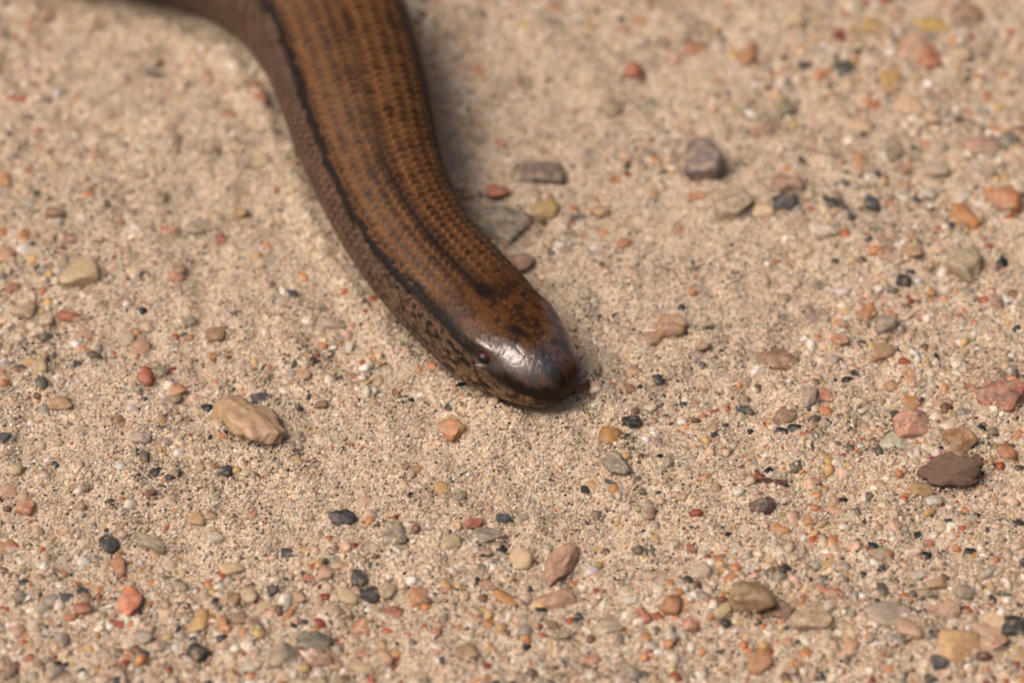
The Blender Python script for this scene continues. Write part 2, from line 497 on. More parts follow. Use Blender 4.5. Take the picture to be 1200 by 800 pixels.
def build_skin():
    ls = np.concatenate([[0.004, .02, .05, .09], np.arange(0.14, 1.0, 0.05), np.arange(1.0, 86, 0.085), np.arange(86, 110, 0.4), np.arange(110, LMAX, 1.2)])
    dense = np.radians(np.arange(-118, 118.01, 0.74))
    ph = np.concatenate([dense, np.radians(np.arange(122, 239, 4.0))])
    L, P = np.meshgrid(ls, ph, indexing='ij')
    Pw = np.where(P > math.pi, P - 2 * math.pi, P)
    pos, lat, up = body_point(L, Pw)
    # normals of the bare surface by finite differences
    du = np.gradient(pos, axis=0); dv = np.gradient(pos, axis=1)
    nrm = np.cross(du, dv); nrm /= np.linalg.norm(nrm, axis=2)[..., None] + 1e-9
    ctr = np.stack([frame(L)[0], frame(L)[1], F_C(L)], -1)
    flip = np.sign((nrm * (pos - ctr)).sum(-1)); nrm *= flip[..., None]
    W = F_W(L)
    A = np.abs(Pw)
    edge, hgt, rid = scales(L, Pw)
    detail = 1 - smooth(84, 100, L)
    edge, hgt = edge * detail, hgt * detail
    head = 1 - smooth(9.0, 15.0, L)                       # 1 on the head shields
    flank_fade = 1 - 0.25 * smooth(1.0, 1.5, A)

    # --- head shields: nearest-seed plates in (l, lateral) with grooves
    seeds = [(0.2, 0), (0.9, 1.0), (1.9, 0.0), (2.0, 1.75), (3.3, 0.95), (3.6, 2.7), (5.4, 0.0), (5.2, 2.3), (5.6, 3.6), (7.6, 1.9), (7.2, 3.3), (9.0, 0.0),
             (10.2, 1.7), (9.6, 3.4), (12.4, 0.8), (12.6, 2.8), (11.6, 4.2)]
    arc = A * (0.55 * W + 0.45 * (F_T(L) - F_C(L)))
    d1 = np.full(L.shape, 1e9); d2 = d1.copy(); pid = np.zeros(L.shape)
    wob = 0.35 * (fbm(L * 0.9, lat * 0.9 + 50, 31, 2) - 0.5)
    for k, (sl, sa) in enumerate(seeds):
        for sg in ((1,) if sa == 0 else (1,)):
            d = np.hypot((L - sl) * 0.9 + wob, arc - sa * 1.15)
            nid = np.where(Pw < 0, k, k + 40 if sa else k)
            closer = d < d1
            d2 = np.where(closer, d1, np.minimum(d2, d))
            pid = np.where(closer, nid, pid)
            d1 = np.where(closer, d, d1)
    mid = (arc < 3.0)
    groove = np.exp(-((d2 - d1) / 0.09) ** 2)
    gmask = (1 - 0.8 * smooth(4.5, 7.5, L)) * (1 - smooth(5.6, 6.4, arc))
    prand = hash2(pid, pid * 0 + 3, 5)

    # --- mouth line on the side of the head
    mouth_ph = np.radians(np.interp(L, [0, 1, 3, 6, 9, 11], [118, 116, 112, 108, 103, 97]))
    mouth = np.exp(-((A - mouth_ph) * W / 0.12) ** 2) * (1 - smooth(9.2, 11.0, L))
    # small labial shields beside the mouth
    lab = np.abs(np.mod(L * 0.85 + 0.15 * np.sign(A - mouth_ph), 1.0) - 0.5) * 2
    labg = np.exp(-((1 - lab) / 0.16) ** 2) * smooth(math.radians(82), math.radians(88), A) * (1 - smooth(9, 11, L))

    disp = 0.17 * (hgt - 0.35) * (1 - head) * flank_fade
    disp += (-0.03 * groove * gmask - 0.04 * labg) * head
    disp += (0.07 * (fbm(L * 1.6, lat * 1.6, 61, 3) - 0.5) + 0.03 * (fbm(L * 5.5 + lat * 1.5, lat * 1.6, 63, 2) - 0.5) * (1 - smooth(7, 9, L))) * head
    disp -= 0.12 * mouth
    # brow ridge over the eye and a hollow in front of it
    for sg in (-1, 1):
        aeye = (Pw - sg * abs(PH_EYE)) * W
        disp += 0.30 * np.exp(-((L - L_EYE) / 1.3) ** 2 - ((aeye + sg * 1.15) / 0.55) ** 2)
        disp -= 0.42 * np.exp(-((L - L_EYE) / 0.95) ** 2 - ((aeye) / 0.75) ** 2)
        # nostril
        disp -= 0.18 * np.exp(-((L - 0.95) / 0.16) ** 2 - (((Pw - sg * math.radians(66)) * W) / 0.16) ** 2)
    disp *= smooth(0.0, 0.5, L)
    # long soft folds where the neck bends
    disp += 0.10 * (fbm(L / 5.0, Pw * 2.2, 14, 2) - 0.5) * smooth(8, 16, L)
    pos = pos + nrm * disp[..., None]

    # --- colour
    def cc(*c): return lin(c, SKIN)
    def mix(a, b, t): return a * (1 - t[..., None]) + b * t[..., None]
    nA = fbm(L * 1.3, Pw * W * 1.3, 91, 4)
    nB = fbm(L * 3.4 + 9, Pw * W * 3.4, 92, 3)
    nC = fbm(L * 0.35, Pw * 3.0, 93, 3)
    row = np.floor(Pw / (2 * math.pi) * N_ROWS + 0.5)
    streak = np.cos((Pw / (2 * math.pi) * N_ROWS + 0.0) * 2 * math.pi)          # +1 on a row's middle line
    rowtone = hash2(np.floor(Pw / (2 * math.pi) * N_ROWS + 1.0), L * 0, 12) - 0.5
    col = mix(cc(72, 45, 25), cc(160, 114, 74), np.clip(0.26 + 0.68 * edge + 0.35 * (rid - 0.5) + 0.7 * (nA - 0.5) - 0.21 * streak + 0.30 * rowtone, 0, 1))
    # paler and darker bands along the back
    band = 0.5 + 0.5 * np.cos(A * 6.1)
    col = col * (0.88 + 0.18 * band * (1 - head) + 0.1 * head)[..., None]
    # back line
    lw = np.interp(L, [0, 9, 12, 26, 40, 60], [0, 0.26, 0.42, 0.40, 0.30, 0.24])
    off_c = np.interp(L, [0, 9, 20, 40], [0.1, 0.11, 0.12, 0.06]) + 0.05 * (fbm(L / 3.0, L * 0, 7, 2) - 0.5)
    bl = np.exp(-(((Pw - off_c) * W) / np.maximum(lw, 0.05) / (0.8 + 0.7 * nB)) ** 2) * smooth(L_BLOB1 - 0.9, L_BLOB1 + 0.6, L)
    bl *= np.interp(L, [0, 26, 38, 60, 90], [1, 1, 0.62, 0.40, 0.25])
    blob = np.exp(-((L - L_BLOB1) / 0.95) ** 2 - (((Pw - PH_BLOB1) * W) / 0.62) ** 2)
    blob = np.maximum(blob, 0.9 * np.exp(-((L - L_BLOB2) / 0.85) ** 2 - (((Pw - PH_BLOB2) * W - 0.25 * (L - L_BLOB2)) / 0.48) ** 2))
    blob = np.clip(blob * (0.55 + 1.1 * nB) * 1.5, 0, 1)
    # head top: brown with dark mottling
    hd = mix(cc(112, 72, 36), cc(70, 42, 22), smooth(0.42, 0.62, nA))
    hd = mix(hd, cc(140, 96, 58), 0.55 * smooth(0.55, 0.75, nB))
    hd = hd * (0.93 + 0.14 * prand)[..., None]
    hd = mix(hd, cc(48, 30, 18), 0.85 * groove * gmask * (0.5 + nB))
    front = 1 - smooth(1.6, 3.6, L + 0.5 * (nA - 0.5))
    ft = mix(cc(112, 72, 38), cc(36, 24, 16), smooth(0.36, 0.55, nB * 0.5 + nA * 0.5))
    ft = mix(ft, cc(30, 20, 14), np.clip(groove * 1.2, 0, 1))
    hd = mix(hd, ft, front)
    col = mix(col, hd, head)
    col = mix(col, cc(42, 27, 22), np.clip(bl * 0.92, 0, 1))
    col = mix(col, cc(36, 24, 18), blob * 0.9)
    # dark side line, ragged at the scale edges
    side = np.radians(np.interp(L, [0, 2, L_EYE, 10, 13, 16, 20, 30, 45, 70, 120], SIDE_DEG))
    rag = 0.65 * (rid - 0.5) * (1 - head) + 0.4 * (nB - 0.5)
    dist = (A - side) * W + rag * 0.9
    sl_w = np.interp(L, [0, 3, 8, 14, 24, 40, 80], [1.3, 1.3, 0.9, 0.8, 0.75, 0.8, 0.85])
    fl_t = smooth(-0.12, 0.25, dist)
    flank = mix(cc(84, 64, 57), cc(156, 126, 112), np.clip(0.1 + 0.9 * edge + 0.8 * (nA - 0.5), 0, 1))
    lstreak = smooth(0.50, 0.72, fbm(L * 0.55, Pw * W * 1.9, 47, 3))
    flank = mix(flank, cc(150, 112, 84), 0.6 * lstreak * (1 - smooth(26, 45, L)))
    belly = smooth(1.55, 2.1, A)
    flank = mix(flank, cc(128, 104, 92), belly * 0.7)
    # speckled neck and lips
    sp = smooth(0.43, 0.60, fbm(L * 2.3, Pw * W * 2.3, 58, 3))
    neck = mix(cc(138, 112, 96), cc(50, 37, 32), np.clip(sp * 0.9 + 0.2, 0, 1))
    neck = mix(neck, cc(172, 142, 120), 0.7 * smooth(0.58, 0.70, nB))
    flank = mix(flank, neck, (1 - smooth(11, 30, L)) * smooth(-0.1, 0.7, dist - sl_w))
    col = mix(col, flank, fl_t)
    dark = np.exp(-np.clip(np.abs(dist - sl_w * 0.5) / (sl_w * 0.75), 0, 9) ** 4)
    fade = np.interp(L, [0, 60, 100], [1, 1, 0.8])
    col = mix(col, cc(26, 16, 13), np.clip(dark * fade * (0.92 + 0.5 * (nA - 0.3)), 0, 0.97))
    lips = smooth(math.radians(88), math.radians(95), A) * (1 - smooth(8.5, 11.5, L)) * smooth(1.2, 2.6, L)
    lipc = mix(cc(176, 142, 110), cc(44, 30, 22), np.clip(smooth(0.48, 0.57, nA) + 0.8 * labg, 0, 1))
    col = mix(col, lipc, lips * 0.92)
    col = mix(col, cc(22, 15, 12), np.clip(mouth * 0.85, 0, 1))
    for sg in (-1, 1):
        nd = np.exp(-((L - 0.95) / 0.2) ** 2 - (((Pw - sg * math.radians(66)) * W) / 0.2) ** 2)
        col = mix(col, cc(14, 10, 8), nd)
    gloss = np.clip(0.05 + 0.07 * smooth(0.8, 1.1, A) + 0.95 * (1 - smooth(-1.0, 1.6, L + 2.2 * (nA - 0.5) - (2.6 + 3.9 * smooth(0.25, 0.85, A)))) * (1 - smooth(1.0, 1.3, A + 0.3 * (nA - 0.5))) * smooth(0.3, 1.4, L), 0, 1)

    nr, nc = L.shape
    verts = pos.reshape(-1, 3)
    quads = grid_quads(nr, nc, wrap=True)
    tip = body_point(np.array([0.0]), np.array([0.0]))[0][0]; tip[2] = 2.8
    tail = pos[-1].mean(0)
    verts = np.vstack([verts, tip, tail])
    i0, i1 = nr * nc, nr * nc + 1
    c = np.arange(nc)
    tris = np.vstack([np.stack([np.full(nc, i0), (c + 1) % nc, c], -1), np.stack([np.full(nc, i1), (nr - 1) * nc + c, (nr - 1) * nc + (c + 1) % nc], -1)])
    me = mesh_from('skin', verts, quads, tris)
    colv = np.vstack([col.reshape(-1, 3), col[0].mean(0), col[-1].mean(0)])
    colv = np.hstack([np.clip(colv, 0, 1), np.ones((len(colv), 1))]).astype(np.float32)
    a = me.attributes.new('col', 'FLOAT_COLOR', 'POINT'); a.data.foreach_set('color', colv.ravel())
    g = me.attributes.new('gloss', 'FLOAT', 'POINT'); g.data.foreach_set('value', np.append(gloss.ravel(), [0.5, 0.5]).astype(np.float32))
    # outward faces
    f0 = me.polygons[nr * nc // 2]
    return me

SKIN = np.array([0.375, 0.35, 0.31])
SIDE_DEG = [72, 70, 55, 47, 47, 51, 53, 52, 49, 48, 48]
x0, y0, _, _ = frame(20.0)
BASE = np.array([float(x0), float(y0), 0.0])
worm = bpy.data.objects.new('slow_worm', None)
worm.location = BASE * MM
worm.empty_display_size = 0.01
COL.objects.link(worm)
worm['label'] = 'brown legless lizard with scaly striped back resting its head on the sand'
worm['category'] = 'lizard'

def add_part(name, me, mat, parent=worm, **p):
    o = link(name, me, mat, parent, **p)
    if parent is worm:
        o.location = -BASE * MM
    return o
skin = add_part('body', build_skin(), M_SKIN)

def uv_sphere(c, ax, rx, ry, rz, nu=20, nv=14, cap=None):
    """ellipsoid with axes ax (3x3 rows) ; cap keeps only the front part"""
    vs, qs = [], []
    tmax = math.pi if cap is None else cap
    for i in range(nv + 1):
        t = tmax * i / nv
        for j in range(nu):
            f = 2 * math.pi * j / nu
            vs.append(c + ax[0] * rx * math.sin(t) * math.cos(f) + ax[1] * ry * math.sin(t) * math.sin(f) + ax[2] * rz * math.cos(t))
    for i in range(nv):
        for j in range(nu):
            qs.append((i * nu + j, i * nu + (j + 1) % nu, (i + 1) * nu + (j + 1) % nu, (i + 1) * nu + j))
    return np.array(vs), qs

def tube(path, radii, n=10):
    path = np.asarray(path, float)
    vs, qs = [], []
    for i, p in enumerate(path):
        t = path[min(i + 1, len(path) - 1)] - path[max(i - 1, 0)]
        t /= np.linalg.norm(t)
        a = np.cross(t, [0, 0, 1]); a /= np.linalg.norm(a) + 1e-9
        b = np.cross(a, t)
        for j in range(n):
            f = 2 * math.pi * j / n
            vs.append(p + radii[i] * (a * math.cos(f) + b * math.sin(f)))
    for i in range(len(path) - 1):
        for j in range(n):
            qs.append((i * n + j, i * n + (j + 1) % n, (i + 1) * n + (j + 1) % n, (i + 1) * n + j))
    tr = []
    for base, idx in ((0, 0), ((len(path) - 1) * n, len(path) - 1)):
        vs.append(path[idx]); k = len(vs) - 1
        tr += [(k, base + j, base + (j + 1) % n) for j in range(n)]
    return np.array(vs), qs, tr

M_IRIS = plain('red_brown_iris', lin((96, 36, 26), ALB * 0.45), 0.25, 0.25)
M_PUPIL = plain('black_pupil', (0.006, 0.005, 0.005), 0.4)
M_LID = plain('pale_eyelid', lin((150, 134, 122), ALB * 0.7), 0.4, 0.25)
M_TONGUE = plain('dark_tongue', lin((84, 46, 42), ALB), 0.4, 0.3)
for sg in (-1, 1):
    ph = sg * abs(PH_EYE)
    p, _, _ = body_point(np.array([L_EYE]), np.array([ph])); p = p[0]
    e1 = body_point(np.array([L_EYE + .3]), np.array([ph]))[0][0] - p; e1 /= np.linalg.norm(e1)
    e2 = body_point(np.array([L_EYE]), np.array([ph + sg * .05]))[0][0] - p; e2 /= np.linalg.norm(e2)
    nn = np.cross(e1, e2); nn /= np.linalg.norm(nn)
    c0 = np.array([*[float(v) for v in frame(L_EYE)[:2]], float(F_C(L_EYE))])
    if np.dot(nn, p - c0) < 0: nn = -nn
    e2 = np.cross(nn, e1)
    if e2[2] > 0: e2 = -e2                                # e2 points down the cheek
    ax = np.array([e1, e2, nn])
    v, q = uv_sphere(p - nn * 0.50, ax, 0.70, 0.54, 0.58)
    eye = add_part('eye', mesh_from('eye', v, q), M_IRIS)
    v, q = uv_sphere(p - nn * 0.50, ax, 0.735, 0.57, 0.61, cap=math.radians(44))
    pu = link('pupil', mesh_from('pupil', v, q), M_PUPIL, eye)
    path = []
    for t in np.linspace(-1, 1, 9):
        path.append(p - nn * (0.22 + 0.12 * t * t) + e1 * (0.80 * t + 0.35) + e2 * (0.86 - 0.22 * t * t + 0.1 * t))
    v, q, tr = tube(path, [0.04, .09, .12, .13, .13, .13, .11, .08, .04], 8)
    lid = add_part('eyelid', mesh_from('eyelid', v, q, tr), M_LID)
# a tip of the forked tongue at the mouth
tp0 = at(671, 459, 2.0); tp1 = at(679, 456, 1.7); tp2 = at(686, 450, 1.6); tp3 = at(691, 444, 1.7); tp4 = at(692, 450, 1.5)
v, q, tr = tube([tp0, tp1, tp2, tp3], [0.30, 0.26, 0.20, 0.05], 8)
v2, q2, tr2 = tube([tp1, (tp1 + tp2) / 2 + [0, 0, -.05], tp4], [0.2, 0.2, 0.04], 8)
k = len(v)
tongue = add_part('tongue', mesh_from('tongue', np.vstack([v, v2]), q + [tuple(i + k for i in f) for f in q2], tr + [tuple(i + k for i in f) for f in tr2]), M_TONGUE)

# ------------------------------------------------------------------ stones
def ico(sub):
    bm = bmesh.new()
    bmesh.ops.create_icosphere(bm, subdivisions=sub, radius=1.0)
    v = np.array([x.co[:] for x in bm.verts]); bm.verts.index_update()
    f = np.array([[y.index for y in p.verts] for p in bm.faces])
    bm.free()
    return v / np.linalg.norm(v, axis=1)[:, None], f

ICO = {s: ico(s) for s in (1, 2, 3, 4)}

def stone_shape(seed, sub, angular=0.5, planes=11, rough=0.05, taper=0.0):
    """rounded polyhedron: soft minimum of random planes, with lumps"""
    r = np.random.default_rng(seed)
    v, f = ICO[sub]
    n = r.normal(size=(planes, 3)); n /= np.linalg.norm(n, axis=1)[:, None]
    n = np.vstack([n, [[1, 0, 0], [-1, 0, 0], [0, 1, 0], [0, -1, 0], [0, 0, 1], [0, 0, -1]]])
    d = r.uniform(0.62, 1.0, len(n)); d[-6:] = r.uniform(0.86, 1.05, 6)
    dots = np.clip(v @ n.T, 1e-3, None) / d                       # 1/r for each plane
    k = 7 + 45 * angular
    inv = (np.mean(dots ** k, axis=1) * len(n)) ** (1 / k)
    rad = 1 / np.maximum(inv, 1.0 / 1.25)
    o = r.uniform(0, 50, 3)
    lump = (fbm(v[:, 0] * 1.7 + o[0] + v[:, 2], v[:, 1] * 1.7 + o[1] - v[:, 2] * .7, seed % 97, 3) - 0.5) * rough * 3
    fine = (fbm(v[:, 0] * 5 + o[0] + v[:, 2] * 3, v[:, 1] * 5 + o[1] - v[:, 2] * 4, seed % 89, 2) - 0.5) * rough * 1.2
    p = v * (rad * (1 + lump + fine))[:, None]
    lo, hi = p.min(0), p.max(0)
    p = (p - (lo + hi) / 2) / ((hi - lo) / 2)                      # fills the box -1..1
    if taper:
        p[:, 1] *= 1 - taper * np.abs(p[:, 0] + 0.15) ** 2.2
        p[:, 2] *= 1 - 0.6 * taper * np.abs(p[:, 0]) ** 2
        p[:, 1] += 0.18 * p[:, 0] * taper
    return p, f

def stone_mesh(name, seed, sub, **kw):
    p, f = stone_shape(seed, sub, **kw)
    return mesh_from(name, p * 1000.0, None, f)                     # unit size: the object is scaled to its millimetres

PAL = dict(red=(146, 74, 56), vivid=(178, 72, 44), rust=(152, 84, 54), orange=(194, 134, 92), amber=(200, 140, 74), peach=(212, 172, 144),
           yellow=(206, 168, 102), cream=(222, 198, 162), white=(228, 216, 204), tan=(192, 154, 116), brown=(128, 94, 72), maroon=(98, 58, 50),
           charcoal=(62, 61, 62), black=(40, 40, 42), grey=(146, 134, 120), olive=(108, 100, 80), slate=(96, 98, 92), pink=(160, 122, 104),
           purple=(100, 84, 82), palegrey=(192, 178, 162))
WORD = dict(red='brick-red', vivid='bright orange-red', rust='rusty brown', orange='orange', amber='amber', peach='pale peach', yellow='dull yellow',
            cream='cream', white='milky white', tan='tan', brown='brown', maroon='dark maroon', charcoal='charcoal', black='black', grey='grey',
            olive='olive-grey', slate='slate-green', pink='dusty pink', purple='purple-grey', palegrey='pale grey')
KIND = dict(red='dull_stone', vivid='quartz', rust='dull_stone', orange='quartz', amber='quartz', peach='quartz', yellow='quartz', cream='quartz',
            white='quartz', tan='quartz', brown='dull_stone', maroon='dull_stone', charcoal='charcoal_stone', black='charcoal_stone', grey='granite',
            olive='granite', slate='granite', pink='granite', purple='dull_stone', palegrey='quartz')

# one line per stone that can be picked out: x y width height (photograph pixels) colour [turn in degrees]
# marked stones: short name used by their neighbours | full label
MARKED = '''
292 493 96 58 tan -33 | two-toned tan rock | big two-toned tan rock with a pinkish end and dark underside
305 467 20 26 charcoal 60 | dark chip on the tan rock | pointed charcoal chip leaning on the big two-toned tan rock
1112 557 74 32 brown -3 | wood chip | flat dark brown wood chip with fibrous grain on the sand
879 704 50 48 tan 10 | big lumpy tan pebble | large tan pebble with dark hollow sides beside a maroon chip
915 716 28 20 maroon 0 | maroon chip | dark maroon chip wedged between a tan and a grey pebble
952 723 48 30 olive 0 | flattened grey-olive pebble | smooth flattened grey-olive pebble next to the maroon chip
1043 718 54 34 palegrey 15 | sandy slab | pale sandy slab lying half buried beside a peach block
1065 737 30 26 peach 0 | peach block | pale peach five-sided block at the edge of the sandy slab
1123 758 48 54 yellow 80 | honey-coloured disc | large smooth honey-coloured translucent disc with rounded corners
1160 750 34 42 pink 70 | pink-brown stone | smooth pink-brown stone touching the large honey-coloured disc
1193 735 24 38 black 80 | black egg-shaped stone | glossy black egg-shaped stone near the pink-brown stone
825 195 42 46 purple 80 | purple-grey cube | purple-grey cube-like stone standing proud of the sand beside a speckled grey pebble
861 240 42 44 grey 70 | speckled grey pebble | speckled grey pebble lying next to the purple-grey cube
923 215 36 24 pink 8 | pink stone on charcoal | salmon-pink stone resting above a charcoal one
920 236 30 22 charcoal 0 | charcoal stone under pink | charcoal stone tucked under the salmon-pink stone
1132 254 44 24 amber -28 | amber wedge | bright amber wedge-shaped pebble on open sand
1180 236 42 38 orange 20 | rounded orange pebble | rounded pale orange pebble near the bright amber wedge
989 84 28 32 charcoal -60 | charcoal shard | upright charcoal shard standing among pale stones
1085 32 62 13 yellow -4 | yellow twig-like sliver | long thin yellow sliver lying among large pale stones
1129 311 42 42 palegrey 0 | rough crumbly lump | rough crumbly pale lump of stuck sand grains
1038 379 28 28 grey 0 | blue-grey stone | faceted blue-grey stone between orange grains
911 417 48 34 brown 6 | broad brown pebble | broad smooth brown pebble half sunk in fine sand
954 370 36 26 purple -25 | thin dark flake | thin dark grey-brown flake dusted with fine sand
1068 498 42 30 pink 8 | pink granite pebble | rounded pink granite pebble beside a greenish white one
1050 520 40 24 palegrey -8 | greenish white pebble | pale greenish white pebble tucked against the pink granite pebble
1176 460 54 40 pink -18 | pink stone with slate patch | large red-brown stone with a slate-coloured patch on its side
1162 453 22 20 slate 0 | slate chip | slate chip stuck to the large red-brown stone
1124 516 34 34 amber -50 | brown nugget | amber-brown nugget just behind the flat dark wood chip
1075 576 32 28 yellow 20 | pale yellow lump | pale yellow lump at the tip of the dark wood chip
628 201 66 32 purple 3 | dark flat stone | large dark purple-grey flat stone half buried behind the lizard's neck
588 266 66 48 olive -8 | olive stone by the neck | large olive-grey rounded stone touching the lizard's neck
584 225 28 21 red 0 | red stone by the neck | brick-red stone beside the large olive-grey rounded stone
609 307 30 24 pink -25 | pink stone by the head | dusty pink stone against the side of the lizard's head
638 246 36 22 yellow 0 | dull yellow pebble | dull yellow rounded pebble next to the large olive-grey stone
526 503 35 24 orange -20 | salmon pebble | smooth salmon-orange pebble on fine sand facing the lizard's jaw
569 627 48 20 slate -2 | green-grey lens | flat lens-shaped green-grey pebble under a small red sliver
554 612 24 11 red -4 | red sliver | small brick-red sliver lying on a lens-shaped green-grey pebble
656 664 62 34 pink 58 | pink quartz shard | long translucent pink-brown quartz shard tilted on the sand
652 703 44 22 peach 15 | long peach stone | long pale peach stone at the foot of the pink quartz shard
491 699 25 23 orange 0 | coral stone | coral-orange flat stone with straight edges on coarse sand
463 626 30 28 grey 0 | shaded grey pebble | rounded grey pebble with one dark side on coarse sand
420 675 18 22 charcoal 0 | smaller charcoal lump | charcoal lump touching a second slightly longer charcoal lump
432 695 20 28 charcoal 70 | longer charcoal lump | longer charcoal lump touching a smaller charcoal lump
402 607 30 24 charcoal 15 | knobbly charcoal stone | knobbly charcoal stone with a brown tail on fine sand
722 545 38 26 slate -35 | mossy grey pebble | greenish grey rounded pebble near a black chip and amber grain
715 511 22 28 amber 70 | amber stone by the snout | amber-orange stone standing in the shadow of the lizard's snout
688 429 32 30 palegrey 0 | clear pebble by the snout | clear greyish pebble right beside the lizard's snout
740 493 24 15 black 0 | black cluster | black glittering chip just ahead of the lizard's snout
761 398 18 24 pink -60 | pink chip by the hollow | small dusty pink chip leaning into a dark hollow in the sand
787 384 38 24 brown 5 | crumbly brown lump | crumbly grey-brown lump roofing a dark hollow in the sand
91 321 46 32 cream 12 | cream triangle | cream triangular flat stone with clean edges
170 441 21 20 vivid 0 | vivid red grain | bright orange-red grain touching a dark olive one
188 436 19 17 olive 0 | olive grain by the red one | dark olive grain touching the bright orange-red grain
31 594 20 21 red 60 | dark red cube | dark red cube-like stone on open fine sand
126 638 27 21 charcoal -20 | charcoal pebble by rust grain | knobbly charcoal pebble beside a rusty brown grain
139 664 20 22 rust 0 | rust grain by charcoal | rusty brown grain beside a knobbly charcoal pebble
153 705 40 28 red 78 | two-part red stone | upright brick-red stone with an orange top
138 730 22 10 vivid -6 | flat vermilion chip | flat bright orange-red chip beside the upright brick-red stone
232 762 26 26 black -30 | big black pebble | angular black pebble alone on pale coarse sand
368 752 44 24 slate -5 | dark slate slab | dark slate slab overlapping a pale greenish grey stone
334 768 36 30 palegrey 20 | greenish grey stone | pale greenish grey stone under the edge of the dark slate slab
378 774 28 20 maroon 0 | maroon stone by slab | dark maroon stone beneath the dark slate slab
233 728 28 24 yellow 85 | dull yellow oval | dull yellow oval stone standing on end
893 591 32 20 charcoal 0 | charcoal stone with rust | charcoal stone with a rusty brown side on fine sand
905 564 38 9 maroon -4 | maroon splinter | thin dark maroon splinter of bark on fine sand
1033 650 27 16 palegrey 0 | light grey oval | light grey oval pebble alone on fine sand
754 721 20 16 vivid -50 | scarlet wedge | bright orange-red wedge on coarse pale sand
255 392 28 20 tan 10 | tan stone with orange edge | tan stone with an orange grain at its side
233 267 32 18 palegrey 0 | long pale grey stone | pale grey stone beside an orange-brown one
742 82 24 20 vivid 0 | round scarlet stone | round bright orange-red stone alone on smooth sand behind the lizard
'''
